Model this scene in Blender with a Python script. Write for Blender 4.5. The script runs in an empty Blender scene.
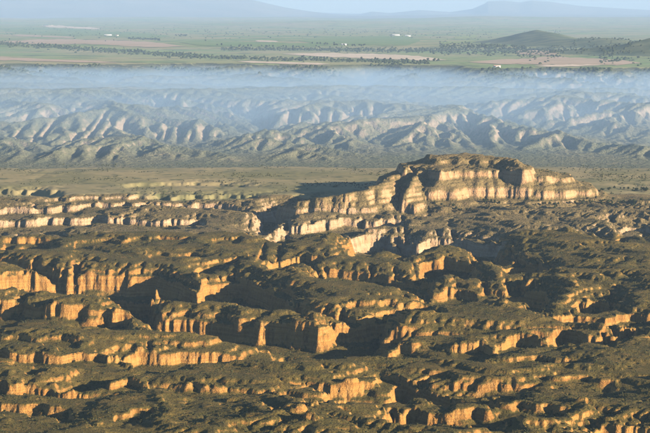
import bpy, math, heapq
import numpy as np

# ------------------------------------------------------------------ camera
CAM_Z = 350.0
FPX = 325.0 / math.tan(math.radians(10.0))          # focal length in photo pixels (650 wide)
EYE_Y = 8.0                                          # photo row of the eye-level horizon
PITCH = math.atan((216.5 - EYE_Y) / FPX)
scene = bpy.context.scene
cam_d = bpy.data.cameras.new('camera')
cam_d.sensor_width = 36.0
cam_d.angle = math.radians(20.0)
cam_d.clip_start = 1.0
cam_d.clip_end = 200000.0
cam = bpy.data.objects.new('camera', cam_d)
cam.location = (0, 0, CAM_Z)
cam.rotation_euler = (math.pi / 2 - PITCH, 0, 0)
scene.collection.objects.link(cam)
scene.camera = cam

# ------------------------------------------------------------------ sky, sun, exposure
SUN_EL = math.radians(13.5)
SUN_AZ = math.radians(30.0)                          # how far the sun stands behind the camera's right hand
sun_dir = (math.cos(SUN_EL) * math.cos(SUN_AZ), -math.cos(SUN_EL) * math.sin(SUN_AZ), math.sin(SUN_EL))
world = bpy.data.worlds.new('World')
scene.world = world
world.use_nodes = True
wn = world.node_tree
for n in list(wn.nodes):
    wn.nodes.remove(n)
sky = wn.nodes.new('ShaderNodeTexSky')
sky.sky_type = 'NISHITA'
sky.sun_disc = False
sky.sun_elevation = SUN_EL
sky.sun_rotation = math.atan2(sun_dir[0], sun_dir[1])
sky.altitude = 900
sky.air_density = 1.0
sky.dust_density = 0.2
sky.ozone_density = 3.0
bg = wn.nodes.new('ShaderNodeBackground')
bg.inputs['Strength'].default_value = 0.053
wo = wn.nodes.new('ShaderNodeOutputWorld')
wn.links.new(sky.outputs[0], bg.inputs['Color'])
wn.links.new(bg.outputs[0], wo.inputs['Surface'])
sun_d = bpy.data.lights.new('sun', 'SUN')
sun_d.energy = 5.0
sun_d.angle = math.radians(0.5)
sun_d.color = (1.0, 0.83, 0.62)
sun = bpy.data.objects.new('sun', sun_d)
from mathutils import Vector
sun.rotation_euler = Vector(sun_dir).to_track_quat('Z', 'Y').to_euler()
sun.location = (3000, -500, 2500)
scene.collection.objects.link(sun)
scene.view_settings.view_transform = 'Standard'
scene.view_settings.look = 'None'
scene.view_settings.exposure = 1.6
scene.view_settings.gamma = 1.0
scene.cycles.use_denoising = True
scene.cycles.use_adaptive_sampling = True
scene.cycles.adaptive_threshold = 0.004
scene.cycles.max_bounces = 4
scene.cycles.diffuse_bounces = 0
scene.cycles.volume_bounces = 0
scene.cycles.transparent_max_bounces = 8

# ------------------------------------------------------------------ numpy helpers
rng = np.random.default_rng(7)
_P = rng.permutation(4096).astype(np.int32)
_G = rng.uniform(0, 2 * np.pi, 4096)
_GX, _GY = np.cos(_G).astype(np.float32), np.sin(_G).astype(np.float32)


def gnoise(x, y, seed=0):
    """gradient noise, about -0.7..0.7"""
    x = np.asarray(x, np.float64) + seed * 37.17
    y = np.asarray(y, np.float64) + seed * 91.73
    xi = np.floor(x); yi = np.floor(y)
    fx = (x - xi).astype(np.float32); fy = (y - yi).astype(np.float32)
    xi = xi.astype(np.int64); yi = yi.astype(np.int64)

    def g(ix, iy, dx, dy):
        k = _P[(_P[ix & 4095] + iy) & 4095]
        return _GX[k] * dx + _GY[k] * dy
    u = fx * fx * fx * (fx * (fx * 6 - 15) + 10)
    v = fy * fy * fy * (fy * (fy * 6 - 15) + 10)
    a = g(xi, yi, fx, fy); b = g(xi + 1, yi, fx - 1, fy)
    c = g(xi, yi + 1, fx, fy - 1); d = g(xi + 1, yi + 1, fx - 1, fy - 1)
    ab = a + (b - a) * u
    return ab + (c + (d - c) * u - ab) * v


def fbm(x, y, wl, octs, seed=0, gain=0.5):
    out = 0; a = 1.0
    for o in range(octs):
        out = out + a * gnoise(x / wl, y / wl, seed + o * 3)
        wl *= 0.5; a *= gain
    return out


def ridged(x, y, wl, octs, seed=0, gain=0.5):
    out = 0; a = 1.0
    for o in range(octs):
        out = out + a * (1 - 2.2 * np.abs(gnoise(x / wl, y / wl, seed + o * 5)))
        wl *= 0.5; a *= gain
    return out


def sstep(a, b, x):
    t = np.clip((x - a) / (b - a), 0, 1)
    return t * t * (3 - 2 * t)


def project(x, y, z):
    c, s = math.cos(PITCH), math.sin(PITCH)
    fd = y * c - (z - CAM_Z) * s
    v = y * s + (z - CAM_Z) * c
    return 325 + FPX * x / fd, 216.5 - FPX * v / fd


def unproject(px, py, z=0.0):
    """photo pixel -> point on the level z"""
    c, s = math.cos(PITCH), math.sin(PITCH)
    a = (np.asarray(px, float) - 325) / FPX
    b = (216.5 - np.asarray(py, float)) / FPX
    dy = c + b * s; dz = -s + b * c
    t = (z - CAM_Z) / dz
    return a * t, dy * t


def erode(h, dx, steps, kdt, m=0.45, fill_every=5, diff=0.0, base=None):
    """stream-power incision on a grid: gullies and valleys that join as real ones do"""
    ny, nx = h.shape
    N = ny * nx
    idx = np.arange(N).reshape(ny, nx)
    offs = [(-1, -1), (-1, 0), (-1, 1), (0, -1), (0, 1), (1, -1), (1, 0), (1, 1)]
    lift = None
    for it in range(steps):
        if it % fill_every == 0:
            lift = fill(h) - h
        hf = h + np.maximum(lift, 0)
        pad = np.pad(hf, 1, constant_values=1e9)
        best = np.zeros_like(h); rec = idx.copy()
        ipad = np.pad(idx, 1)
        for oy, ox in offs:
            d = dx * (1.4142 if oy and ox else 1.0)
            sl = (hf - pad[1 + oy:1 + oy + ny, 1 + ox:1 + ox + nx]) / d
            m_ = sl > best
            best = np.where(m_, sl, best)
            rec = np.where(m_, ipad[1 + oy:1 + oy + ny, 1 + ox:1 + ox + nx], rec)
        rec[0, :] = idx[0, :]
        r = rec.ravel()
        lev = (r != idx.ravel()).astype(np.int32); p = r.copy()
        for _ in range(13):
            lev = lev + lev[p]; p = p[p]
        order = np.argsort(lev, kind='stable')
        cuts = np.searchsorted(lev[order], np.arange(lev.max() + 2))
        A = np.ones(N)
        for L in range(lev.max(), 0, -1):
            ids = order[cuts[L]:cuts[L + 1]]
            A += 0 if len(ids) == 0 else 0
            np.add.at(A, r[ids], A[ids])
        f = kdt * A ** m
        hv = h.ravel().copy()
        for L in range(1, lev.max() + 1):
            ids = order[cuts[L]:cuts[L + 1]]
            hr = hv[r[ids]]; hi = hv[ids]
            new = (hi + f[ids] * hr) / (1 + f[ids])
            hv[ids] = np.where(hr < hi, new, hi)
        h = hv.reshape(ny, nx)
        if base is not None:
            h = np.maximum(h, base)
        if diff:
            q = np.pad(h, 1, mode='edge')
            h = h + diff * (q[:-2, 1:-1] + q[2:, 1:-1] + q[1:-1, :-2] + q[1:-1, 2:] - 4 * h)
    return h


def fill(h):
    """priority flood from the border"""
    ny, nx = h.shape
    W = nx + 2
    src = np.full((ny + 2, W), -1e9); src[1:-1, 1:-1] = h
    hl = src.ravel().tolist()
    done = bytearray(len(hl))
    for i in range(W):
        done[i] = 1; done[len(hl) - 1 - i] = 1
    for j in range(ny + 2):
        done[j * W] = 1; done[j * W + W - 1] = 1
    q = []
    for i in range(1, nx + 1):
        for k in (W + i, ny * W + i):
            if not done[k]:
                done[k] = 1; q.append((hl[k], k))
    for j in range(1, ny + 1):
        for k in (j * W + 1, j * W + nx):
            if not done[k]:
                done[k] = 1; q.append((hl[k], k))
    heapq.heapify(q)
    nb = (-W - 1, -W, -W + 1, -1, 1, W - 1, W, W + 1)
    push, pop = heapq.heappush, heapq.heappop
    while q:
        z, k = pop(q)
        z2 = z + 0.002
        for o in nb:
            j = k + o
            if not done[j]:
                done[j] = 1
                if hl[j] < z2:
                    hl[j] = z2
                push(q, (hl[j], j))
    return np.array(hl).reshape(ny + 2, W)[1:-1, 1:-1]


def cubic(grid, x0, y0, dx, x, y):
    """Catmull-Rom sample of a plan grid"""
    gx = (x - x0) / dx; gy = (y - y0) / dx
    ny, nx = grid.shape
    ix = np.clip(np.floor(gx).astype(int), 1, nx - 3); iy = np.clip(np.floor(gy).astype(int), 1, ny - 3)
    fx = np.clip(gx - ix, 0, 1); fy = np.clip(gy - iy, 0, 1)

    def w(t):
        return (-.5 * t + t * t - .5 * t ** 3, 1 - 2.5 * t * t + 1.5 * t ** 3, .5 * t + 2 * t * t - 1.5 * t ** 3, -.5 * t * t + .5 * t ** 3)
    wx, wy = w(fx), w(fy)
    out = 0
    for a in range(4):
        row = 0
        for b in range(4):
            row = row + wx[b] * grid[iy + a - 1, ix + b - 1]
        out = out + wy[a] * row
    return out

# ------------------------------------------------------------------ near terrain: the badlands
# cliff faces read off the photograph: crest (photo px), face height in px, front gap factor
CRESTS = [
    # big golden wall, upper slope and lower tier
    ([(-40, 262), (0, 264), (40, 263), (90, 262), (150, 262)], 28, 1.3, 0.6),
    ([(-40, 294), (0, 294), (25, 294), (50, 299), (75, 301), (100, 300), (128, 303)], 23, 1.3, 0.6),
    ([(95, 265), (120, 263), (150, 266), (152, 280)], 52, 1.1, 0.8),
    # recess and canyon behind the long ledge
    ([(150, 262), (160, 264), (188, 274), (199, 279), (206, 271), (240, 269), (262, 276), (285, 284)], 32, 1.3, 0.6),
    # long ledge
    ([(160, 303), (200, 304), (240, 308), (290, 314), (318, 318), (330, 315), (352, 310), (372, 307), (388, 306)], 36, 1.15, 0.6),
    # smooth sunlit cliff
    ([(128, 338), (140, 334), (165, 334), (207, 333), (222, 333), (240, 333), (258, 332), (278, 332)], 27, 1.0, 0.3, (208, 280)),
    # fluted rows, lower left
    ([(-30, 332), (0, 331), (40, 333), (78, 334)], 9, 1.2),
    ([(-30, 344), (0, 343), (36, 348), (80, 346), (132, 347)], 15, 1.2),
    ([(-30, 368), (0, 367), (40, 368), (78, 372)], 20, 1.2),
    ([(112, 369), (128, 367), (145, 371)], 12, 1.2),
    ([(-30, 398), (0, 398), (35, 401), (62, 404)], 17, 1.2),
    ([(172, 381), (200, 382), (250, 383), (275, 386), (325, 386)], 13, 1.2),
    ([(112, 413), (145, 412)], 9, 1.2),
    ([(283, 350), (295, 346), (306, 348)], 12, 1.0),
    # centre
    ([(384, 335), (398, 331), (414, 334)], 18, 1.1),
    ([(452, 338), (470, 337), (492, 338)], 14, 1.1),
    ([(318, 372), (345, 372), (358, 371), (372, 370), (388, 370)], 20, 1.4, 0.8, (348, 392)),
    ([(392, 362), (400, 364), (425, 371), (450, 378), (480, 384), (505, 386)], 36, 1.5, 0.6),
    ([(395, 402), (425, 402), (460, 404), (500, 408)], 20, 1.4),
    # right
    ([(500, 330), (520, 328), (545, 329)], 16, 1.2),
    ([(548, 326), (565, 322), (592, 326), (610, 328), (630, 319)], 19, 1.2),
    ([(503, 356), (530, 354), (572, 355)], 10, 1.2),
    ([(552, 375), (585, 372), (614, 373)], 11, 1.2),
    ([(497, 404), (520, 401), (545, 402), (562, 405)], 16, 1.3),
    ([(596, 420), (608, 416), (660, 417), (700, 418)], 26, 1.3),
    ([(503, 282), (525, 280), (540, 284)], 20, 1.2),
    ([(506, 257), (520, 254), (536, 256)], 18, 1.2),
    ([(578, 294), (595, 292), (613, 294)], 22, 1.2),
    ([(560, 310), (600, 308), (680, 304)], 16, 1.3),
    ([(622, 226), (636, 221), (655, 221)], 13, 1.2),
    # pale butte and its lower yellow tier, dark canyon on both sides
    ([(352, 226), (380, 222), (416, 227), (442, 225), (470, 228), (500, 234)], 25, 1.2),
    ([(424, 257), (440, 256), (462, 255), (470, 258)], 20, 1.1),
    ([(325, 262), (360, 262), (400, 268), (430, 274)], 16, 1.2),
    ([(432, 284), (455, 282), (480, 283)], 18, 1.2),
    ([(345, 300), (380, 296), (430, 298)], 10, 1.2),
    # thin stepped bands behind the great wall
    ([(20, 258), (56, 257)], 6, 1.3), ([(72, 254), (102, 255)], 6, 1.3), ([(80, 237), (112, 235)], 7, 1.3), ([(112, 238), (155, 236)], 7, 1.3),
    ([(0, 234), (50, 232)], 8, 1.3), ([(160, 235), (190, 234)], 8, 1.3), ([(215, 236), (240, 235)], 7, 1.3), ([(150, 250), (195, 249)], 7, 1.3),
    ([(200, 258), (240, 252)], 9, 1.3), ([(270, 258), (300, 250), (325, 252)], 12, 1.3),
    # white gullied escarpments at the edge of the plain
    ([(-40, 206), (0, 205), (60, 203), (120, 200), (200, 198), (250, 201)], 9, 1.2),
    ([(-40, 218), (0, 216), (50, 215), (100, 214), (160, 216), (200, 214)], 10, 1.2),
    ([(262, 204), (300, 196), (340, 193), (380, 191)], 22, 1.2),
    ([(275, 222), (300, 219), (345, 214), (395, 213)], 15, 1.2),
    ([(-60, 188), (10, 187), (55, 189)], 7, 1.2), ([(50, 196), (150, 193), (255, 192)], 6, 1.2), ([(130, 183), (200, 182), (240, 183)], 4, 1.2),
]

NX0, NX1, NY0, NY1, NDX = -1120.0, 1120.0, 1050.0, 4180.0, 4.0
gx = np.arange(NX0, NX1 + 1, NDX); gy = np.arange(NY0, NY1 + 1, NDX)
GX, GY = np.meshgrid(gx, gy)
WX = GX + 14 * fbm(GX, GY, 110, 3, 11)
WARP = 26 * fbm(GX, GY, 150, 3, 12) + 50 * (np.abs(gnoise(GX / 46, GY / 120, 13)) - 0.25) + 26 * (np.abs(gnoise(GX / 21, GY / 60, 14)) - 0.25)
top = 16 * fbm(GX, GY, 330, 3, 1) + (13 + 7 * sstep(-100, 250, GX)) * (ridged(GX + 0.55 * GY, GY * 0.75, 185, 3, 2) - 1)
top *= 1 - sstep(3300, 3520, GY) * 0.88
keep = np.zeros_like(top)
drop = np.zeros_like(top); prot = np.zeros_like(top)
owner = np.full(top.shape, -1, np.int16)
PXG = 325 + FPX * WX / (GY * math.cos(PITCH) + CAM_Z * math.sin(PITCH))
PX1 = np.arange(-160.0, 812.0, 2.0)
YC1 = []; WIN1 = []
for c in CRESTS:
    p = np.array(c[0], float)
    YC1.append(np.interp(PX1, p[:, 0], unproject(p[:, 0], p[:, 1], 0.0)[1]))
    WIN1.append((PX1 > p[0, 0] - 5) & (PX1 < p[-1, 0] + 5))
for i, c in enumerate(CRESTS):
    p = np.array(c[0], float); hpx, gap = c[1], c[2]
    rough = c[3] if len(c) > 3 else 1.0
    WY = GY + rough * WARP
    yc = np.interp(PXG, PX1, YC1[i])
    ymid = YC1[i][WIN1[i]].mean()
    D = hpx * ymid / FPX
    L1 = np.full(PX1.shape, gap * D / math.tan(math.atan(CAM_Z / ymid)))
    for j in range(len(CRESTS)):
        gj = YC1[i] - YC1[j]
        L1 = np.where(WIN1[j] & (gj > 30), np.minimum(L1, gj * 0.92), L1)
    L1 = np.convolve(np.pad(L1, 3, mode='edge'), np.ones(7) / 7, mode='valid')
    L = np.interp(PXG, PX1, L1)
    s = yc - WY
    w = np.minimum(0.5 * D, 0.4 * L)
    endw = 7.0
    win = sstep(p[0, 0] - endw, p[0, 0] + endw * .3, PXG) * (1 - sstep(p[-1, 0] - endw * .3, p[-1, 0] + endw, PXG))
    prof = sstep(0, 1, s / w) * (1 - sstep(0.4, 0.9, s / L))
    owner = np.where((D * win > 0.5) & (prof * D * win >= drop) & (s > -6) & (s < w * 1.5 + 20), i, owner)
    drop = np.maximum(drop, D * prof * win)
    if len(c) > 4:                                   # the crest itself sinks towards one end
        drop = np.maximum(drop, 0.85 * D * np.clip((PXG - c[4][0]) / (c[4][1] - c[4][0]), 0, 1) * (PXG < c[4][1] + 6) * sstep(-70, -40, s) * (1 - sstep(10, 40, s)))
    prot = np.maximum(prot, win * np.exp(-((s - 0.4 * w) / (w + 10)) ** 2))
    keep = np.maximum(keep, win * np.exp(-((s + 15) / 55.0) ** 2))
macro = top * (1 - 0.75 * keep) - drop

# the mesa: rim, cap and the long spur that runs down from its left end (photo px read at their own levels)


def seg_dist(x, y, pts):
    best = np.full(x.shape, 1e9); tb = np.zeros(x.shape)
    for i in range(len(pts) - 1):
        (ax, ay), (bx, by) = pts[i], pts[i + 1]
        vx, vy = bx - ax, by - ay
        t = np.clip(((x - ax) * vx + (y - ay) * vy) / (vx * vx + vy * vy), 0, 1)
        d = np.hypot(x - ax - t * vx, y - ay - t * vy)
        m_ = d < best
        best = np.where(m_, d, best); tb = np.where(m_, i + t, tb)
    return best, tb


def inside(poly, x, y):
    p = np.array(poly, float)
    r = np.zeros(x.shape, bool)
    j = len(p) - 1
    for i in range(len(p)):
        c = ((p[i, 1] > y) != (p[j, 1] > y)) & (x < (p[j, 0] - p[i, 0]) * (y - p[i, 1]) / (p[j, 1] - p[i, 1] + 1e-12) + p[i, 0])
        r ^= c
        j = i
    return r


def rim(px_list, z, back):
    a = np.array(px_list, float)
    xs, ys = unproject(a[:, 0], a[:, 1], z)
    pts = list(zip(xs, ys))
    return pts + [(xs[-1] * 1.01, ys[-1] + back * 0.4), (0.5 * (xs[0] + xs[-1]), ys.max() + back), (xs[0] * 1.02, ys[0] + back * 0.8)]


MX = GX + 9 * fbm(GX, GY, 60, 3, 15); MY = GY + 20 * fbm(GX, GY, 80, 3, 16) + 24 * (np.abs(gnoise(GX / 38, GY / 100, 17)) - 0.2)
mesa = np.full(GX.shape, -99.0)
rim1 = rim([(403, 167), (412, 164), (424, 166), (440, 169), (455, 167), (480, 167), (505, 166.5), (530, 167), (552, 166.5), (574, 165.5)], 60.0, 190)
d1, _ = seg_dist(MX, MY, rim1 + rim1[:1])
d1 = np.where(inside(rim1, MX, MY), -d1, d1)
mesa = np.maximum(mesa, np.interp(d1, [-400, -60, 0, 5, 30, 42, 49, 85, 125, 170, 400], [66, 62, 60, 45, 34, 28, 11, 0, -14, -32, -90]))
rim2 = rim([(428, 160), (450, 160), (480, 160.5), (505, 161), (517, 163)], 66.0, 120)
d2, _ = seg_dist(MX, MY, rim2 + rim2[:1])
d2 = np.where(inside(rim2, MX, MY), -d2, d2)
mesa = np.where(mesa > 0, mesa * (1 - 0.3 * sstep(300, 480, GX)), mesa)
mesa = np.maximum(mesa, np.interp(d2, [-200, 0, 4, 25, 40, 60], [75, 73, 67, 61, 20, -90]))
SPUR = [((408, 167), 58), ((396, 172), 50), ((380, 182), 41), ((360, 189), 34), ((335, 194), 27), ((308, 199), 20), ((282, 203), 8)]
sp = []; sz = []
for (a_, b_), z_ in SPUR:
    qx, qy = unproject(a_, b_, z_); sp.append((float(qx), float(qy))); sz.append(z_)
ds, ts = seg_dist(MX, MY, sp)
mesa = np.maximum(mesa, np.interp(ts, range(len(sz)), sz) - 0.85 * np.maximum(ds - 2 - 10 * np.abs(gnoise(GX / 22, GY / 60, 18)), 0))
# the spur that leans out of the mesa's front, big sunlit buttress
for pts, zz in ((((420, 168), 58), ((412, 180), 42), ((404, 196), 20), ((398, 210), -4), ((394, 217), -20)), ((1, 1, 1))), :
    bp = []; bz = []
    for (a_, b_), z_ in pts:
        qx, qy = unproject(a_, b_, z_); bp.append((float(qx), float(qy))); bz.append(z_)
    ds, ts = seg_dist(MX, MY, bp)
    mesa = np.maximum(mesa, np.interp(ts, range(len(bz)), bz) - 0.8 * np.maximum(ds - 2, 0))
macro = np.maximum(macro, mesa)
# ground rises a little towards the camera below the frame and dips in the dark hollow right of centre
h_near = erode(macro + 1.2 * gnoise(GX / 9, GY / 9, 19), NDX, 16, 0.185, m=0.5, fill_every=6, diff=0.016)
h_near = h_near + (macro - h_near) * 0.42 * prot
h_near = np.where(mesa > -1, h_near + (macro - h_near) * 0.88 * sstep(-1, 6, mesa), h_near)
mesa_mask = mesa > np.minimum(h_near, 0) + 4


def beds(seed, lo, hi, tmin, tmax):
    r = np.random.default_rng(seed)
    zi, zo = [lo], [lo]
    while zi[-1] < hi:
        t = r.uniform(tmin, tmax)
        cl = r.uniform(0.18, 0.34)               # share of the interval that is cliff-forming
        rise = r.uniform(0.55, 0.8)
        zi += [zi[-1] + t * (1 - cl), zi[-1] + t]
        zo += [zo[-1] + t * (1 - rise), zo[-1] + t]
    return np.array(zi), np.array(zo)


BZI, BZO = beds(3, -140, 160, 3.5, 9)


def near_height(x, y):
    x_, y_ = x, y
    fl = 1 - 0.6 * sstep(3100, 3250, y) - 0.4 * sstep(3400, 3560, y)
    e = 4.0
    s0 = np.hypot((cubic(h_near, NX0, NY0, NDX, x + e, y) - cubic(h_near, NX0, NY0, NDX, x - e, y)), (cubic(h_near, NX0, NY0, NDX, x, y + e) - cubic(h_near, NX0, NY0, NDX, x, y - e))) / (2 * e)
    fl = fl * (0.10 + 0.90 * sstep(0.5, 1.2, s0))
    x = x_ + fl * 3.0 * gnoise(x_ / 14, y_ / 14, 91)
    m1 = np.clip(0.55 + 1.5 * fbm(x_, y_, 70, 2, 96), 0.05, 1.3); m2 = np.clip(0.5 + 1.6 * fbm(x_, y_, 45, 2, 97), 0.0, 1.2)
    y = y_ + fl * (16 * m1 * (np.abs(gnoise(x_ / 19, y_ / 50, 92)) - 0.2) + 8 * m2 * (np.abs(gnoise(x_ / 7.5, y_ / 24, 93)) - 0.2) + 2.5 * m1 * gnoise(x_ / 3.3, y_ / 14, 94))
    h = cubic(h_near, NX0, NY0, NDX, x, y)
    e = 2.0
    gxs = (cubic(h_near, NX0, NY0, NDX, x + e, y) - cubic(h_near, NX0, NY0, NDX, x - e, y)) / (2 * e)
    gys = (cubic(h_near, NX0, NY0, NDX, x, y + e) - cubic(h_near, NX0, NY0, NDX, x, y - e)) / (2 * e)
    sl = np.hypot(gxs, gys)
    k = sstep(0.06, 0.5, sl)
    n = (0.3 + 0.5 * k) * fbm(x, y, 20, 4, 21, 0.55) + k * 0.6 * ridged(x, y, 9, 3, 25) + (0.08 + 0.5 * k) * gnoise(x_ / 3.7, y_ / 6.0, 27)
    g = h + n + 2.5 * fbm(x, y, 300, 2, 31)
    t = np.interp(g, BZI, BZO)
    plain = sstep(3420, 3560, y)
    amt = np.clip(0.95 + 0.6 * fbm(x, y, 180, 2, 35), 0.5, 1.1) * (1 - 0.85 * plain)
    return h + n * (1 - 0.8 * plain) + (t - g) * amt

# ------------------------------------------------------------------ far hills
FX0, FX1, FY0, FY1, FDX = -2450.0, 2450.0, 3950.0, 8000.0, 11.0
fx_ = np.arange(FX0, FX1 + 1, FDX); fy_ = np.arange(FY0, FY1 + 1, FDX)
FGX, FGY = np.meshgrid(fx_, fy_)


def rim_y(x, y):
    px = 325 + FPX * x / np.maximum(y, 100.0)
    return np.interp(px, [-100, 0, 80, 125, 170, 225, 330, 365, 440, 475, 700], [7200, 7200, 7250, 7300, 7350, 7250, 7050, 7200, 7100, 6850, 6800]) + 260 * fbm(x, y, 420, 4, 43)


def envelope(x, y):
    r = rim_y(x, y)
    e = np.interp(y, [3950, 4080, 4300, 4700, 5200, 5800, 6600], [-2, 0, 34, 62, 84, 92, 92])
    return np.where(y > r - 900, np.maximum(e, 84 + (126 - 84) * np.clip((y - r + 800) / 800, 0, 1)), e)


FWY = FGY - 420 * np.maximum(0, fbm(FGX, FGY, 800, 3, 41) + 0.0) * (1 - sstep(5400, 6200, FGY))
far0 = envelope(FGX, FWY) - 62 * np.clip(1.05 - ridged(FGX + 0.4 * FGY, FGY, 820, 3, 42), 0, 1.1) * sstep(4120, 4600, FWY) * (1 - sstep(-160, 40, FGY - rim_y(FGX, FGY))) + 22 * fbm(FGX, FGY, 1100, 3, 44) * sstep(4150, 4600, FWY) * (1 - sstep(5600, 6300, FGY))
h_far = erode(far0, FDX, 18, 0.20, m=0.5, fill_every=6, diff=0.006, base=np.minimum(far0, -2 + 0.012 * (FGY - 4050)))


def plateau_height(x, y):
    z = 124 + 3 * fbm(x, y, 3000, 2, 51) + 10 * sstep(10500, 14000, y) * fbm(x, y, 4200, 2, 52)
    def hill(px, py, w, d, hh, sk=0.0):
        cx, cy = unproject(px, py, 124.0)
        a = (x - cx) / (w * cy / FPX); b = (y - cy) / d
        a = a + 0.25 * gnoise(x / 500, y / 700, 61)
        return hh * np.exp(-np.abs(a) ** 1.5 - b * b) * (1 + 0.25 * fbm(x, y, 350, 3, 62))
    z = np.maximum(z, z + hill(541, 44, 34, 700, 95))
    z = np.maximum(z, z + hill(606, 48, 62, 500, 58))
    z = np.maximum(z, z + hill(672, 55, 74, 520, 84))
    far = sstep(17000, 26000, y)
    z = z + far * (30 + 75 * np.maximum(0, fbm(x, y, 5200, 4, 71) + 0.2))
    return z


def mountain_height(x, y, knots, yc, depth, seed):
    """a range whose crest follows knots (photo px, photo row) at the distance yc"""
    k = np.array(knots, float)
    px, _ = project(x, y, 300.0)
    row = np.interp(px, k[:, 0], k[:, 1])
    _, s = None, None
    crest = CAM_Z + yc * (EYE_Y - row) / FPX * 1.006
    t = np.abs(y - yc) / depth
    f = np.clip(1 - t, 0, 1) ** 1.2
    z = -60 + (crest + 60) * f
    return z + (crest - 100) * 0.16 * f * (1 - f) * 3 * fbm(x, y, 3500, 5, seed)


LEFT_RANGE = [(-400, -14), (0, -13), (120, -10), (200, -5), (255, 0), (285, 7), (310, 11), (335, 14), (380, 18), (450, 30), (2000, 60)]
RIGHT_RANGE = [(-1000, 60), (330, 30), (360, 14), (372, 11.5), (390, 13), (420, 10), (450, 12), (472, 9), (484, 4), (488, 1.5), (505, 1), (520, 2.5), (532, 0.8), (550, 2), (580, 6), (620, 8.5), (650, 10), (800, 13), (1200, 40)]


def all_height(x, y):
    z = np.empty_like(x)
    a = y < 4000; z[a] = near_height(x[a], y[a])
    b = (y >= 4000) & (y < 7950)
    if b.any():
        f = cubic(h_far, FX0, FY0, FDX, x[b], y[b])
        yy = y[b]; xx = x[b]
        f = f + sstep(4150, 4500, yy) * (2 * fbm(xx, yy, 60, 3, 45, 0.55) + 2.0 * ridged(xx + 0.3 * yy, yy * 0.4, 30, 2, 47))
        n = yy < 4160
        if n.any():
            w = sstep(4000, 4160, yy[n])
            f[n] = near_height(xx[n], yy[n]) * (1 - w) + f[n] * w
        p = yy > 6400
        if p.any():
            r = rim_y(xx[p], yy[p])
            w = sstep(-60, 300, yy[p] - r)
            f[p] = f[p] * (1 - w) + plateau_height(xx[p], yy[p]) * w
        z[b] = f
    c = y >= 7950
    if c.any():
        xx, yy = x[c], y[c]
        q = plateau_height(xx, yy)
        q = np.maximum(q, mountain_height(xx, yy, LEFT_RANGE, 42000, 9000, 81))
        q = np.maximum(q, mountain_height(xx, yy, RIGHT_RANGE, 46000, 8000, 82))
        z[c] = q
    return z

# ------------------------------------------------------------------ one ground grid, denser where the land is rougher
u = np.concatenate([np.linspace(-0.30, -0.19, 60, endpoint=False), np.linspace(-0.19, 0.19, 800, endpoint=False), np.linspace(0.19, 0.30, 61)])
rows = [1050.0]
while rows[-1] < 62000:
    d = rows[-1]
    if d < 1350: st = 6
    elif d < 3500: st = 2.7 * (d / 2200) ** 0.7
    elif d < 4050: st = 5.5
    elif d < 7500: st = 11.5 * (d / 5000)
    elif d < 9600: st = 20
    else: st = 0.022 * d
    rows.append(d + st)
rows = np.array(rows)
U, Yv = np.meshgrid(u, rows)
Xv = U * Yv
print('grid', U.shape, U.size * 2)
Zv = all_height(Xv.ravel(), Yv.ravel()).reshape(U.shape)
NR, NC = U.shape
# slope and position helpers for placing plants
PXv, PYv = project(Xv, Yv, Zv)
dzx = np.gradient(Zv, axis=1) / np.maximum(np.gradient(Xv, axis=1), 1e-3)
dzy = np.gradient(Zv, axis=0) / np.maximum(np.gradient(Yv, axis=0), 1e-3)
SLOPE = np.hypot(dzx, dzy)

# ------------------------------------------------------------------ materials


def nodes(mat):
    mat.use_nodes = True
    nt = mat.node_tree
    for n in list(nt.nodes):
        nt.nodes.remove(n)
    return nt


class NT:
    def __init__(self, nt):
        self.nt = nt

    def n(self, kind, **kw):
        nd = self.nt.nodes.new(kind)
        for k, v in kw.items():
            setattr(nd, k, v)
        return nd

    def put(self, sock, v):
        if hasattr(v, 'is_output') or hasattr(v, 'links'):
            self.nt.links.new(v, sock)
        else:
            sock.default_value = v

    def math(self, op, a, b=0.0, clamp=False):
        m = self.n('ShaderNodeMath', operation=op, use_clamp=clamp)
        self.put(m.inputs[0], a); self.put(m.inputs[1], b)
        return m.outputs[0]

    def mix(self, f, a, b):
        m = self.n('ShaderNodeMix', data_type='RGBA')
        self.put(m.inputs[0], f)
        for s, v in ((6, a), (7, b)):
            self.put(m.inputs[s], v if not isinstance(v, tuple) else (*v, 1.0))
        return m.outputs[2]

    def ramp(self, v, a, b):
        m = self.n('ShaderNodeMapRange', interpolation_type='SMOOTHSTEP')
        self.put(m.inputs[0], v); m.inputs[1].default_value = a; m.inputs[2].default_value = b
        return m.outputs[0]

    def noise(self, vec, scale, detail=3, rough=0.6, xyz=None):
        if xyz:
            mp = self.n('ShaderNodeVectorMath', operation='MULTIPLY')
            self.nt.links.new(vec, mp.inputs[0]); mp.inputs[1].default_value = xyz
            vec = mp.outputs[0]
        t = self.n('ShaderNodeTexNoise')
        self.nt.links.new(vec, t.inputs['Vector'])
        t.inputs['Scale'].default_value = scale; t.inputs['Detail'].default_value = detail; t.inputs['Roughness'].default_value = rough
        return t.outputs['Fac']


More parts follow.
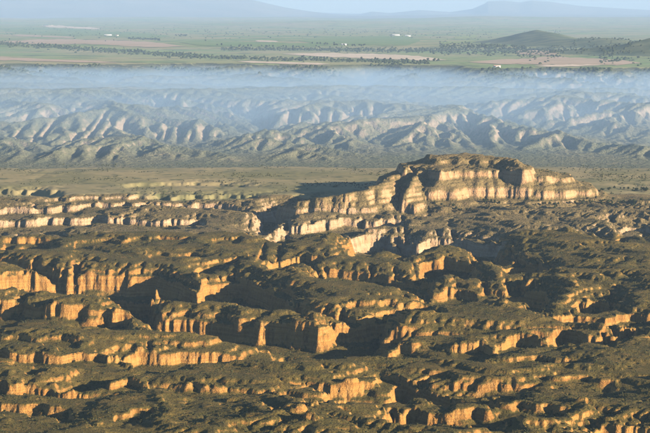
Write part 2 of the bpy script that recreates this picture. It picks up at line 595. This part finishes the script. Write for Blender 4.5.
def ground_material(name, rock_a, rock_b, rock_c, grass_a, grass_b, soil, s_lo, s_hi, unit=1.0, bump=1.0, speck=0.85):
    """bare layered earth on steep faces, dry scrub on the flatter ground; unit scales the grain with distance"""
    mat = bpy.data.materials.new(name)
    t = NT(nodes(mat))
    out = t.n('ShaderNodeOutputMaterial'); bs = t.n('ShaderNodeBsdfPrincipled')
    bs.inputs['Roughness'].default_value = 0.95
    bs.inputs['Specular IOR Level'].default_value = 0.1
    geo = t.n('ShaderNodeNewGeometry')
    P = geo.outputs['Position']
    sx = t.n('ShaderNodeSeparateXYZ'); t.nt.links.new(geo.outputs['Normal'], sx.inputs[0])
    px = t.n('ShaderNodeSeparateXYZ'); t.nt.links.new(P, px.inputs[0])
    # beds: noise stretched along the layers
    bed = t.noise(P, 0.5 / unit, 4, 0.65, (0.02, 0.02, 1.0))
    streak = t.noise(P, 0.28 / unit, 3, 0.6, (1.0, 1.0, 0.12))
    blot = t.noise(P, 0.02 / unit, 4, 0.6)
    rock = t.mix(t.ramp(bed, 0.38, 0.62), rock_a, rock_b)
    rock = t.mix(t.math('MULTIPLY', t.ramp(streak, 0.45, 0.75), 0.5), rock, rock_c)
    stain = t.noise(P, 0.11 / unit, 4, 0.7, (1.0, 1.0, 0.16))
    rock = t.mix(t.math('MULTIPLY', t.ramp(stain, 0.54, 0.68), 0.6), rock, tuple(c * 0.45 for c in rock_b))
    fine = t.noise(P, 0.55 / unit, 3, 0.7)
    clump = t.noise(P, 0.09 / unit, 4, 0.65)
    gr = t.mix(t.ramp(blot, 0.35, 0.65), grass_a, grass_b)
    gr = t.mix(t.math('MULTIPLY', t.ramp(clump, 0.55, 0.72), 0.75), gr, soil)
    dark = tuple(c * 0.35 for c in grass_a)
    gr = t.mix(t.math('MULTIPLY', t.ramp(fine, 0.54, 0.66), speck), gr, dark)
    nz = t.math('ADD', sx.outputs[2], t.math('MULTIPLY', t.math('SUBTRACT', clump, 0.5), 0.35))
    veg = t.ramp(nz, s_lo, s_hi)
    col = t.mix(veg, rock, gr)
    t.nt.links.new(col, bs.inputs['Base Color'])
    b = t.n('ShaderNodeBump'); b.inputs['Strength'].default_value = bump; b.inputs['Distance'].default_value = 2.0 * unit
    hsum = t.math('ADD', t.math('MULTIPLY', fine, 1.0), t.math('MULTIPLY', streak, 0.8))
    t.nt.links.new(hsum, b.inputs['Height'])
    t.nt.links.new(b.outputs[0], bs.inputs['Normal'])
    t.nt.links.new(bs.outputs[0], out.inputs[0])
    return mat


def plain_material(name, a, b, scale, c=None):
    mat = bpy.data.materials.new(name)
    t = NT(nodes(mat))
    out = t.n('ShaderNodeOutputMaterial'); bs = t.n('ShaderNodeBsdfPrincipled')
    bs.inputs['Roughness'].default_value = 0.95
    bs.inputs['Specular IOR Level'].default_value = 0.1
    geo = t.n('ShaderNodeNewGeometry')
    f = t.noise(geo.outputs['Position'], scale, 5, 0.65)
    col = t.mix(t.ramp(f, 0.35, 0.65), a, b)
    if c:
        f2 = t.noise(geo.outputs['Position'], scale * 4.3, 3, 0.65)
        col = t.mix(t.ramp(f2, 0.52, 0.66), col, c)
    t.nt.links.new(col, bs.inputs['Base Color'])
    t.nt.links.new(bs.outputs[0], out.inputs[0])
    return mat


M = {
    'badlands': ground_material('badlands_earth', (0.41, 0.215, 0.058), (0.29, 0.140, 0.036), (0.45, 0.275, 0.105),
                                (0.088, 0.073, 0.020), (0.128, 0.094, 0.025), (0.25, 0.155, 0.048), 0.66, 0.86),
    'pale': ground_material('pale_earth', (0.45, 0.31, 0.185), (0.37, 0.235, 0.125), (0.50, 0.39, 0.28),
                            (0.16, 0.125, 0.055), (0.20, 0.15, 0.066), (0.29, 0.205, 0.10), 0.66, 0.86, 1.6),
    'mesa': ground_material('mesa_earth', (0.46, 0.29, 0.15), (0.38, 0.225, 0.11), (0.50, 0.36, 0.23),
                            (0.17, 0.13, 0.055), (0.21, 0.155, 0.066), (0.29, 0.20, 0.095), 0.50, 0.76, 1.6),
    'plain': plain_material('valley_grass', (0.19, 0.175, 0.078), (0.31, 0.25, 0.125), 0.005, (0.12, 0.12, 0.055)),
    'hills': ground_material('hill_earth', (0.33, 0.26, 0.185), (0.27, 0.215, 0.15), (0.39, 0.325, 0.245),
                             (0.125, 0.135, 0.08), (0.165, 0.16, 0.095), (0.24, 0.205, 0.13), 0.70, 0.88, 7.0, 0.5, 0.2),
    'rim': ground_material('rim_earth', (0.30, 0.25, 0.18), (0.24, 0.19, 0.13), (0.36, 0.30, 0.22),
                           (0.075, 0.085, 0.045), (0.10, 0.105, 0.055), (0.20, 0.17, 0.11), 0.70, 0.90, 7.0, 0.5, 0.3),
    'plateau': plain_material('plateau_land', (0.18, 0.26, 0.075), (0.34, 0.29, 0.14), 0.0013, (0.09, 0.13, 0.05)),
    'mountain': plain_material('mountain_rock', (0.13, 0.13, 0.10), (0.20, 0.18, 0.14), 0.0008),
    'wooded': plain_material('wooded_hill', (0.07, 0.10, 0.045), (0.17, 0.18, 0.085), 0.006),
}

# ------------------------------------------------------------------ cut the ground into its landforms


XC = 0.25 * (Xv[:-1, :-1] + Xv[1:, :-1] + Xv[:-1, 1:] + Xv[1:, 1:])
YC = 0.25 * (Yv[:-1, :-1] + Yv[1:, :-1] + Yv[:-1, 1:] + Yv[1:, 1:])
ZC = 0.25 * (Zv[:-1, :-1] + Zv[1:, :-1] + Zv[:-1, 1:] + Zv[1:, 1:])
REG = np.zeros(XC.shape, np.int8)
REG[YC > 2900 + 60 * gnoise(XC / 200, YC / 200, 5)] = 1
REG[YC > 3480 + 50 * gnoise(XC / 150, YC / 150, 6)] = 2
_gj = np.clip(((YC - NY0) / NDX).round().astype(int), 0, mesa_mask.shape[0] - 1); _gi = np.clip(((XC - NX0) / NDX).round().astype(int), 0, mesa_mask.shape[1] - 1)
_own = np.where(YC < 3480, owner[_gj, _gi], -1)
CLIFFS = {0: 'sunlit gullied slope along the plateau rim at far left', 1: 'lower golden tier of the great wall at far left', 2: 'tall golden wall where the great cliff turns into the shadowed recess',
          3: 'cliff round the shadowed recess behind the long ledge', 4: 'long ledge with a tall wall, part in deep shadow', 5: 'smooth sunlit tan cliff tapering to the right, left of centre',
          7: 'row of small fluted cliffs left of the smooth tan cliff', 8: 'low fluted cliff near the bottom left corner', 11: 'low broken cliff on the scrubby foreground slope',
          16: 'sunlit crumbling cliff beside the dark hollow, lower centre', 17: 'shadowed wall of the dark hollow right of centre', 20: 'jagged orange cliff climbing to the right',
          24: 'orange cliff cut off by the bottom right corner', 30: 'pale fluted butte cliff between two dark canyons', 31: 'yellow cliff just below the pale butte',
          47: 'white gullied bluffs below the spur left of the mesa', 48: 'lower white bluffs in front of the spur'}
CLIFF_REG = {}
for n_, ci in enumerate(CLIFFS):
    REG[_own == ci] = 20 + n_; CLIFF_REG[ci] = 20 + n_
_mi = mesa_mask[_gj, _gi]
REG[_mi & (YC > 2950) & (YC < 4000)] = 6
REG[YC > 4070 + 60 * gnoise(XC / 220, YC / 220, 7)] = 3
SLC = SLOPE[:-1, :-1]
REG[YC > rim_y(XC, YC) - 330] = 11
REG[(YC > rim_y(XC, YC) + 40) & ((SLC < 0.1) | (YC > 7900))] = 4
PXC, PYC = project(XC, YC, ZC)
for n_, (hx0, hx1, hy0, hy1) in enumerate(((470, 588, 9900, 13200), (560, 680, 9350, 11600), (560, 900, 7300, 9900))):
    REG[(REG == 4) & (PXC > hx0) & (PXC < hx1) & (YC > hy0) & (YC < hy1) & (ZC > 134)] = 7 + n_
REG[(YC > 33000) & (PXC < 345)] = 5
REG[(YC > 33000) & (PXC >= 345)] = 10
verts_all = np.stack([Xv, Yv, Zv], -1).reshape(-1, 3).astype(np.float32)
vid = np.arange(NR * NC).reshape(NR, NC)
quads_all = np.stack([vid[:-1, :-1], vid[:-1, 1:], vid[1:, 1:], vid[1:, :-1]], -1).reshape(-1, 4)


def mesh_from(name, verts, quads, mat, smooth=True):
    me = bpy.data.meshes.new(name)
    me.vertices.add(len(verts)); me.vertices.foreach_set('co', np.ascontiguousarray(verts, np.float32).ravel())
    k = quads.shape[1]
    me.loops.add(quads.size); me.loops.foreach_set('vertex_index', quads.astype(np.int32).ravel())
    me.polygons.add(len(quads)); me.polygons.foreach_set('loop_start', np.arange(0, quads.size, k, dtype=np.int32))
    me.update(calc_edges=True)
    if smooth:
        me.polygons.foreach_set('use_smooth', np.ones(len(quads), bool))
    me.materials.append(mat)
    return me


def land(name, region, mat, label):
    q = quads_all[REG.ravel() == region]
    ids, inv = np.unique(q.ravel(), return_inverse=True)
    me = mesh_from(name, verts_all[ids], inv.reshape(-1, 4), mat, name in ('plain', 'plateau', 'mountain', 'hill', 'plateau_slope'))
    o = bpy.data.objects.new(name, me)
    scene.collection.objects.link(o)
    o['kind'] = 'structure'; o['label'] = label; o['category'] = 'terrain'
    return o


land('badlands', 0, M['badlands'], 'golden eroded badlands of stepped cliffs and scrubby ledges')
land('pale_escarpment', 1, M['pale'], 'pale gullied escarpment between the badlands and the plain')
land('mesa', 6, M['mesa'], 'flat-topped layered mesa with sunlit cliffs above the badlands')
land('plain', 2, M['plain'], 'flat olive plain at the foot of the far hills')
land('hills', 3, M['hills'], 'hazy grey-green gullied hills beyond the plain')
land('plateau_slope', 11, M['rim'], 'dark misty slope below the rim of the farmed plateau')
land('plateau', 4, M['plateau'], 'green farmed plateau above the haze')
for n_, lab in enumerate(('small pointed hill rising from the plateau', 'long low hill behind the dark wooded one', 'dark wooded hill at the right edge of the plateau')):
    if (REG == 7 + n_).any():
        land('hill', 7 + n_, M['wooded'], lab)
land('mountain', 5, M['mountain'], 'broad pale blue mountain at top left of the horizon')
land('mountain', 10, M['mountain'], 'pale blue mountain with a notched summit at top right')
for ci, lab in CLIFFS.items():
    if (REG == CLIFF_REG[ci]).any():
        land('butte' if ci == 30 else 'cliff', CLIFF_REG[ci], M['badlands'] if ci < 30 or ci == 31 else M['pale'], lab)

# ------------------------------------------------------------------ fields on the plateau


def plateau_point(px, py):
    z = 124.0
    for _ in range(4):
        x, y = unproject(px, py, z)
        z = plateau_height(np.atleast_1d(x), np.atleast_1d(y))
    return x, y, z


FIELD_MATS = {'pink': plain_material('ploughed_soil', (0.48, 0.35, 0.25), (0.40, 0.30, 0.19), 0.004),
              'cream': plain_material('stubble', (0.66, 0.53, 0.39), (0.55, 0.44, 0.31), 0.004),
              'green': plain_material('young_crop', (0.14, 0.22, 0.06), (0.20, 0.25, 0.08), 0.003),
              'lime': plain_material('bright_crop', (0.22, 0.29, 0.07), (0.27, 0.30, 0.10), 0.003)}
FIELDS = [
    ('pink', [(0, 40.8), (60, 39.5), (110, 40.2), (150, 42), (190, 46.5)], [(0, 44), (80, 44), (150, 47.5), (190, 47.2)], 'long pinkish ploughed field on the left of the plateau'),
    ('pink', [(12, 34.5), (75, 37)], [(12, 36), (75, 38.3)], 'narrow pink field above the long ploughed one'),
    ('cream', [(42, 24.3), (102, 28.3)], [(42, 26.6), (102, 29.6)], 'cream strip of field high on the left of the plateau'),
    ('lime', [(60, 45.2), (140, 49), (215, 55)], [(60, 48), (120, 53), (215, 57.6)], 'bright green field below the long ploughed one'),
    ('green', [(0, 26), (40, 27), (100, 31), (170, 34)], [(0, 33), (100, 36), (170, 40)], 'wide green field near the left edge of the plateau'),
    ('green', [(180, 40), (250, 42), (330, 44)], [(180, 45), (250, 47), (330, 47)], 'green field in the middle left of the plateau'),
    ('pink', [(-20, 56), (40, 59), (120, 62.5)], [(-20, 60), (40, 61.5), (120, 63.5)], 'pinkish field on the plateau rim at far left'),
    ('cream', [(238, 61), (330, 63.5)], [(238, 62.6), (330, 65.5)], 'thin cream field on the plateau rim left of centre'),
    ('cream', [(283, 53.2), (340, 53.6), (400, 55), (446, 59)], [(283, 55), (350, 58), (446, 61.5)], 'large pale stubble field in the middle of the plateau'),
    ('cream', [(255, 40.3), (278, 41)], [(255, 41.8), (278, 42.6)], 'small cream field left of centre on the plateau'),
    ('green', [(300, 38), (360, 36), (420, 36)], [(300, 44), (360, 45), (420, 46)], 'pale green fields right of centre on the plateau'),
    ('pink', [(470, 61), (520, 59), (560, 56.5), (640, 61)], [(470, 64), (560, 65), (640, 65.5)], 'broad tan field below the pointed hill'),
    ('cream', [(535, 65.6), (580, 64.4), (632, 62.6)], [(535, 67.2), (580, 66.4), (632, 64)], 'bright cream strip of field on the rim at right'),
    ('pink', [(516, 50), (558, 51)], [(516, 54.5), (558, 55)], 'small tan field left of the pointed hill foot'),
    ('lime', [(452, 37.5), (478, 34.5)], [(452, 39.5), (478, 38)], 'bright green patch left of the pointed hill'),
    ('lime', [(440, 42), (476, 40)], [(440, 44), (476, 43)], 'yellow-green patch among trees left of the pointed hill'),
]
for kind, tp, bt, lab in FIELDS:
    tp = np.array(tp, float); bt = np.array(bt, float)
    xs = np.linspace(tp[0, 0], tp[-1, 0], 30); nv = 6
    ty = np.interp(xs, tp[:, 0], tp[:, 1]); by_ = np.interp(xs, bt[:, 0], bt[:, 1])
    taper = np.minimum(1, np.minimum(np.arange(30), 29 - np.arange(30)) / 4.0 + 0.1)
    mid = 0.5 * (ty + by_); hf = 0.5 * (by_ - ty) * taper * (1 + 0.5 * gnoise(xs / 9, xs * 0 + mid, 7))
    ty = mid - hf; by_ = mid + hf
    vv = []
    for k in range(nv):
        f = k / (nv - 1)
        fxx, fyy, fz = plateau_point(xs, ty * f + by_ * (1 - f))
        vv.append(np.stack([fxx, fyy, fz + 1.5], -1))
    vv = np.concatenate(vv); idn = np.arange(len(vv)).reshape(nv, 30)
    q = np.stack([idn[:-1, :-1], idn[:-1, 1:], idn[1:, 1:], idn[1:, :-1]], -1).reshape(-1, 4)
    o = bpy.data.objects.new('field', mesh_from('field', vv, q, FIELD_MATS[kind]))
    o['kind'] = 'structure'; o['category'] = 'field'; o['label'] = lab
    scene.collection.objects.link(o)

# ------------------------------------------------------------------ plants
LEAF = plain_material('shrub_leaf', (0.030, 0.036, 0.014), (0.060, 0.058, 0.022), 0.25)
LEAF2 = plain_material('tree_leaf', (0.022, 0.034, 0.014), (0.045, 0.055, 0.022), 0.2)
BARK = plain_material('bark', (0.10, 0.075, 0.05), (0.15, 0.11, 0.07), 1.5)


def clump(r, n, sx, sz, base):
    """loose leaf tufts filling a rounded volume: n small tilted triangles pairs, about unit size"""
    vs, fs = [], []
    for k in range(n):
        d = r.normal(size=3); d /= np.linalg.norm(d)
        rad = r.uniform(0.45, 1.0)
        c = np.array([d[0] * sx * rad, d[1] * sx * rad, base + sz * (0.5 + 0.5 * d[2] * rad)])
        a = r.normal(size=3); a /= np.linalg.norm(a)
        b = np.cross(a, r.normal(size=3)); b /= np.linalg.norm(b)
        w = r.uniform(0.16, 0.30) * sx * 1.6
        i0 = len(vs)
        vs += [c - a * w, c + b * w * .8, c + a * w, c - b * w * .8]
        fs.append((i0, i0 + 1, i0 + 2, i0 + 3))
    return np.array(vs), np.array(fs)


def dome(r, sx, sz):
    """rough little bush body, eleven points"""
    vs = [(0, 0, sz * r.uniform(.85, 1.1))]
    for ring, (rr, zz) in enumerate(((0.72, 0.66), (1.0, 0.0))):
        for k in range(5):
            a = 2 * math.pi * (k + 0.5 * ring) / 5 + r.uniform(-.3, .3); q = rr * sx * r.uniform(.7, 1.2)
            vs.append((q * math.cos(a), q * math.sin(a), zz * sz * r.uniform(.75, 1.2) - 0.15 * sz * ring))
    fs = [(0, 1 + k, 1 + (k + 1) % 5) for k in range(5)]
    for k in range(5):
        fs += [(1 + k, 6 + k, 1 + (k + 1) % 5), (6 + k, 6 + (k + 1) % 5, 1 + (k + 1) % 5)]
    return np.array(vs, float), np.array(fs)


pr = np.random.default_rng(19)
SHRUBS = []
for k in range(5):
    v, f = clump(pr, 46, 1.0, 1.3, 0.0)
    SHRUBS.append(mesh_from('shrub', v, f, LEAF, False))
CROWNS, TRUNKS = [], []
for k in range(4):
    v, f = clump(pr, 70, 0.42, 0.8, 0.25)
    CROWNS.append(mesh_from('crown', v, f, LEAF2, False))
    vs = []
    for zz, rr in ((-0.06, 0.05), (0.25, 0.038), (0.6, 0.02)):
        for a in range(6):
            vs.append((rr * math.cos(a * math.pi / 3) + 0.03 * zz * pr.normal(), rr * math.sin(a * math.pi / 3), zz))
    fs = [(l * 6 + a, l * 6 + (a + 1) % 6, l * 6 + 6 + (a + 1) % 6, l * 6 + 6 + a) for l in range(2) for a in range(6)]
    TRUNKS.append(mesh_from('trunk', np.array(vs), np.array(fs), BARK, False))


def add_tree(x, y, z, h, label, group):
    k = int(pr.integers(4))
    t = bpy.data.objects.new('tree', None)
    t.empty_display_size = 0.5
    t.location = (x, y, z); t.rotation_euler = (0, 0, pr.uniform(0, 6.28)); t.scale = (h, h, h)
    t['label'] = label; t['category'] = 'tree'; t['group'] = group
    scene.collection.objects.link(t)
    for nm, me in (('trunk', TRUNKS[k]), ('crown', CROWNS[k])):
        c = bpy.data.objects.new(nm, me); c.parent = t
        scene.collection.objects.link(c)


# columns of the grid, seen from the camera: first ground a photo pixel meets
_vis = np.minimum.accumulate(PYv, axis=0)


def ground_at(px, py):
    c = int(np.clip(np.searchsorted(u, (px - 325) / FPX * 1.0), 1, NC - 2))
    for _ in range(2):
        r = int(np.argmax(_vis[:, c] <= py))
        c = int(np.clip(c + round((px - PXv[r, c]) / (PXv[r, c + 1] - PXv[r, c])), 1, NC - 2))
    return float(Xv[r, c]), float(Yv[r, c]), float(Zv[r, c]), float(SLOPE[r, c])


# bench right of the mesa: lines of small dark trees
for (x0, y0, x1, y1, sp_, n, lab) in (
        (578, 192, 652, 190, 1.8, 40, 'small dark tree in the upper line on the bench right of the mesa'),
        (570, 203, 652, 204, 2.4, 38, 'small dark tree in the lower line on the bench right of the mesa'),
        (480, 202, 560, 206, 3.0, 26, 'small dark tree on the flat ground in front of the mesa'),
        (430, 205, 480, 214, 3.0, 16, 'small dark tree below the left foot of the mesa')):
    for k in range(n):
        f = pr.uniform()
        X, Y, Z, sl = ground_at(x0 + (x1 - x0) * f + pr.normal() * 2, y0 + (y1 - y0) * f + pr.normal() * sp_ * 0.6)
        if sl < 0.8:
            add_tree(X, Y, Z - 0.2, pr.uniform(3.5, 6.5), lab, 'trees ' + lab.split('tree ')[1])
# plateau: lone trees and lines along the fields
for (x0, y0, x1, y1, sp_, n, lab) in (
        (128, 38.6, 160, 39.6, 0.7, 30, 'dark tree in the dense plantation beside the white farm'),
        (172, 36, 190, 36, 0.7, 18, 'dark tree in the small wood left of centre on the plateau'),
        (210, 46, 330, 48, 0.8, 30, 'dark tree in the line across the middle of the plateau'),
        (312, 44, 365, 46.5, 0.7, 26, 'dark tree in the row above the large stubble field'),
        (300, 58, 440, 61.5, 0.6, 26, 'dark tree in the row below the large stubble field'),
        (60, 47, 215, 57, 1.0, 28, 'dark tree along the edge of the bright green field'),
        (440, 46, 540, 50, 3.4, 36, 'dark tree scattered among the small fields left of the pointed hill'),
        (0, 33, 250, 34, 5.0, 18, 'lone dark tree scattered over the green fields at left')):
    for k in range(n):
        f = pr.uniform()
        X, Y, Z = plateau_point(x0 + (x1 - x0) * f, y0 + (y1 - y0) * f + pr.normal() * sp_ * 0.6)
        add_tree(float(X), float(Y), float(Z[0]) - 0.3, pr.uniform(8, 14), lab, 'trees ' + lab.split('tree ')[1])


def scatter(name, pts, sizes, mat, label):
    """many rough bushes joined into one mass"""
    prot = [dome(pr, 1.0, 1.0) for _ in range(6)]
    V, F, off = [], [], 0
    kinds = pr.integers(6, size=len(pts))
    ang = pr.uniform(0, 6.28, len(pts))
    for k in range(6):
        m_ = kinds == k
        v, f = prot[k]
        ca, sa = np.cos(ang[m_])[:, None], np.sin(ang[m_])[:, None]
        sz = sizes[m_][:, None]
        vx = (v[None, :, 0] * ca - v[None, :, 1] * sa) * sz + pts[m_][:, 0:1]
        vy = (v[None, :, 0] * sa + v[None, :, 1] * ca) * sz + pts[m_][:, 1:2]
        vz = v[None, :, 2] * sz * 0.95 + pts[m_][:, 2:3]
        nn = m_.sum()
        V.append(np.stack([vx, vy, vz], -1).reshape(-1, 3))
        F.append((f[None] + (np.arange(nn) * len(v))[:, None, None]).reshape(-1, 3) + off)
        off += nn * len(v)
    o = bpy.data.objects.new(name, mesh_from(name, np.concatenate(V), np.concatenate(F), mat, False))
    o['kind'] = 'stuff'; o['label'] = label; o['category'] = name
    scene.collection.objects.link(o)


# woods on the plateau and its wooded rim
wp = []
for (x0, y0, x1, y1, sp_, n) in ((0, 43.5, 200, 56.5, 2.0, 900), (200, 57, 430, 63, 1.4, 500), (440, 48, 560, 50, 5.0, 900), (330, 50, 460, 51, 2.0, 500), (220, 49, 330, 50, 1.2, 350),
                                 (600, 51, 660, 44, 3.0, 500), (560, 47, 620, 42, 1.6, 200), (128, 38.6, 160, 39.6, 0.7, 120), (520, 38, 560, 34, 4.0, 200), (0, 31, 500, 34, 5.0, 500)):
    f = pr.uniform(size=n)
    X, Y, Z = plateau_point(x0 + (x1 - x0) * f, y0 + (y1 - y0) * f + pr.normal(size=n) * sp_ * 0.6)
    wp.append(np.stack([X, Y, Z], -1))
wp = np.concatenate(wp)
wp = wp[wp[:, 1] > rim_y(wp[:, 0], wp[:, 1]) + 100]
rx = pr.uniform(-1500, 1500, 2600)
ry = np.full(rx.shape, 7150.0)
for _ in range(4):
    ry = rim_y(rx, ry)
ry = ry + pr.uniform(-260, 170, len(rx))
keepm = fbm(rx, ry, 260, 2, 99) > -0.05
rx, ry = rx[keepm], ry[keepm]
wp = np.concatenate([wp, np.stack([rx, ry, all_height(rx, ry)], -1)])
scatter('woodland', wp, pr.uniform(4, 9, len(wp)), LEAF2, 'dark scattered woodland along the plateau rim and between its fields')

# scrub on the badlands
ok = (SLOPE < 0.5) & (np.abs(PXv - 325) < 360) & (PYv < 450) & (Yv < 3420)
ok &= PYv <= _vis + 1.5
cand = np.argwhere(ok)
area = (Yv[cand[:, 0], cand[:, 1]] / 1500.0)
dens = np.clip(0.5 + 1.3 * fbm(Xv[ok], Yv[ok], 60, 3, 95), 0.08, 1.2) * area ** 1.2
pick = pr.choice(len(cand), size=24000, replace=False, p=dens / dens.sum())
pc = cand[pick]
sp3 = np.stack([Xv[pc[:, 0], pc[:, 1]], Yv[pc[:, 0], pc[:, 1]], Zv[pc[:, 0], pc[:, 1]]], -1) + pr.uniform(-0.8, 0.8, (len(pc), 3)) * (1, 1, 0)
ssz = np.exp(pr.normal(-0.5, 0.42, len(pc)))
big = np.argsort(-(ssz / sp3[:, 1]) * (np.abs(PXv[pc[:, 0], pc[:, 1]] - 325) < 322) * (PYv[pc[:, 0], pc[:, 1]] < 430))[:300]
for k in big:
    o = bpy.data.objects.new('shrub', SHRUBS[int(pr.integers(5))])
    o.location = sp3[k] - (0, 0, 0.1); o.rotation_euler = (0, 0, pr.uniform(0, 6.28)); q = ssz[k] * 0.95
    o.scale = (q, q, q * pr.uniform(.8, 1.1))
    qx, qy = PXv[pc[k, 0], pc[k, 1]], PYv[pc[k, 0], pc[k, 1]]
    where = ('on the slope at the bottom edge, ' if qy > 400 else 'on the ledges, ') + ('left third' if qx < 217 else 'middle third' if qx < 433 else 'right third')
    o['label'] = 'round dark shrub ' + where; o['category'] = 'shrub'; o['group'] = 'shrubs ' + where
    scene.collection.objects.link(o)
rest = np.setdiff1d(np.arange(len(pc)), big)
scatter('scrub', sp3[rest], ssz[rest], LEAF, 'speckled dark scrub covering the ledges of the badlands')

okp = np.argwhere((SLOPE < 0.3) & (np.abs(PXv - 325) < 350) & (Yv > 3400) & (Yv < 4150))
pp = okp[pr.choice(len(okp), size=1800, replace=False, p=(lambda w_: w_ / w_.sum())(np.clip(fbm(Xv[okp[:, 0], okp[:, 1]], Yv[okp[:, 0], okp[:, 1]], 160, 3, 98) + 0.1, 0.02, 1) ** 1.5))]
scatter('bushes', np.stack([Xv[pp[:, 0], pp[:, 1]], Yv[pp[:, 0], pp[:, 1]], Zv[pp[:, 0], pp[:, 1]]], -1), pr.uniform(0.8, 2.4, len(pp)), LEAF, 'dark specks of bushes dotted over the flat olive plain')

# ------------------------------------------------------------------ farm buildings on the plateau
WALL = plain_material('whitewash', (0.78, 0.76, 0.70), (0.72, 0.69, 0.62), 0.2)
ROOF = plain_material('clay_roof', (0.42, 0.25, 0.17), (0.50, 0.33, 0.24), 0.3)
SHEET = plain_material('pale_sheet_roof', (0.70, 0.70, 0.68), (0.62, 0.62, 0.60), 0.3)
PANE = plain_material('dark_opening', (0.03, 0.03, 0.035), (0.05, 0.05, 0.05), 1.0)


def farm_building(px, py, length, width, height, rot, roofmat, label):
    X, Y, Z = plateau_point(px, py)
    t = bpy.data.objects.new('farm_building', None)
    t.location = (float(X), float(Y), float(Z[0]) - 0.5); t.rotation_euler = (0, 0, rot)
    t['label'] = label; t['category'] = 'farm building'; t['group'] = 'farm buildings on the plateau'
    scene.collection.objects.link(t)

    def part(nm, me):
        o = bpy.data.objects.new(nm, me); o.parent = t; scene.collection.objects.link(o)
    l, w = length / 2, width / 2
    rh = height + width * 0.25
    v = [(-l, -w, 0), (l, -w, 0), (l, w, 0), (-l, w, 0), (-l, -w, height), (l, -w, height), (l, w, height), (-l, w, height)]
    f = [(0, 1, 5, 4), (1, 2, 6, 5), (2, 3, 7, 6), (3, 0, 4, 7)]
    part('wall', mesh_from('wall', np.array(v, float), np.array(f), WALL, False))
    e = 0.8
    v = [(-l - e, -w - e, height - .2), (l + e, -w - e, height - .2), (l + e, 0, rh), (-l - e, 0, rh), (l + e, w + e, height - .2), (-l - e, w + e, height - .2)]
    part('roof', mesh_from('roof', np.array(v, float), np.array([(0, 1, 2, 3), (3, 2, 4, 5)]), roofmat, False))
    for sx in (-1, 1):
        part('gable', mesh_from('gable', np.array([(sx * l, -w, height), (sx * l, w, height), (sx * l, 0, rh - .1)], float), np.array([(0, 1, 2)]), WALL, False))
    n = max(2, int(length / 9))
    for k in range(n):
        cx = -l + (k + .5) * length / n
        part('window', box_mesh('window', cx - 1, cx + 1, -w - .08, -w + .1, height * .4, height * .75, PANE))
    part('door', box_mesh('door', l * .1 - 1.4, l * .1 + 1.4, -w - .1, -w + .1, 0.5, height * .3 + 1, PANE))


def box_mesh(name, x0, x1, y0, y1, z0, z1, mat):
    v = np.array([(x, y, z) for z in (z0, z1) for y in (y0, y1) for x in (x0, x1)])
    f = np.array([(0, 2, 3, 1), (4, 5, 7, 6), (0, 1, 5, 4), (2, 6, 7, 3), (0, 4, 6, 2), (1, 3, 7, 5)])
    return mesh_from(name, v, f, mat, False)


farm_building(108, 35.6, 62, 16, 7, 0.1, SHEET, 'long white farm building beside the dark plantation')
farm_building(117, 35.9, 22, 12, 7, -0.2, ROOF, 'small white farmhouse right of the long farm building')
farm_building(396, 35.6, 60, 18, 7, 0.05, SHEET, 'white farm shed in the pale green fields')
farm_building(408, 36.4, 44, 16, 7, -0.1, SHEET, 'second white shed in the pale green fields, nearer the viewer')
farm_building(344, 45.2, 30, 14, 7, 0.15, SHEET, 'small white building by the row of trees above the stubble field')
farm_building(497, 67.4, 26, 12, 7, 0.1, ROOF, 'small pale house on the plateau rim below the tan field')

# ------------------------------------------------------------------ air
def volume_material(name, density, color):
    mat = bpy.data.materials.new(name)
    t = NT(nodes(mat))
    out = t.n('ShaderNodeOutputMaterial'); v = t.n('ShaderNodeVolumePrincipled')
    v.inputs['Density'].default_value = density
    v.inputs['Color'].default_value = (*color, 1)
    v.inputs['Anisotropy'].default_value = 0.0
    t.nt.links.new(v.outputs[0], out.inputs['Volume'])
    return mat


HAZE = volume_material('haze_air', 2.2e-5, (0.46, 0.68, 1.0))
hz = bpy.data.objects.new('haze', box_mesh('haze', -26000, 26000, -3000, 66000, Zv.min() - 60, Zv.max() + 30, HAZE))
hz['kind'] = 'stuff'; hz['label'] = 'thin blue haze filling the air over the whole valley'; hz['category'] = 'haze'
scene.collection.objects.link(hz)
for y0, zt, dn, lab in ((3900, 117, 1.9e-4, 'faint outermost'), (4300, 108, 2.8e-4, 'thin'), (4800, 114, 3.6e-4, 'lower'), (5250, 118, 3.4e-4, 'middle'), (5800, 121, 2.2e-4, 'dense'), (6300, 124, 2.0e-4, 'densest'),
                        (6200, 150, 0.9e-4, 'highest'), (7600, Zv.max() + 25, 2.0e-5, 'far')):
    o = bpy.data.objects.new('mist', box_mesh('mist', -4200 if zt < 160 else -25500, 4200 if zt < 160 else 25500, y0, 9900 if zt < 160 else 65500, -80, zt, volume_material('mist_air', dn, (0.45, 0.69, 1.0))))
    o['kind'] = 'stuff'; o['category'] = 'mist'; o['label'] = lab + ' layer of the blue mist bank lying behind the far hills'
    scene.collection.objects.link(o)
print('done', Zv.min(), Zv.max())
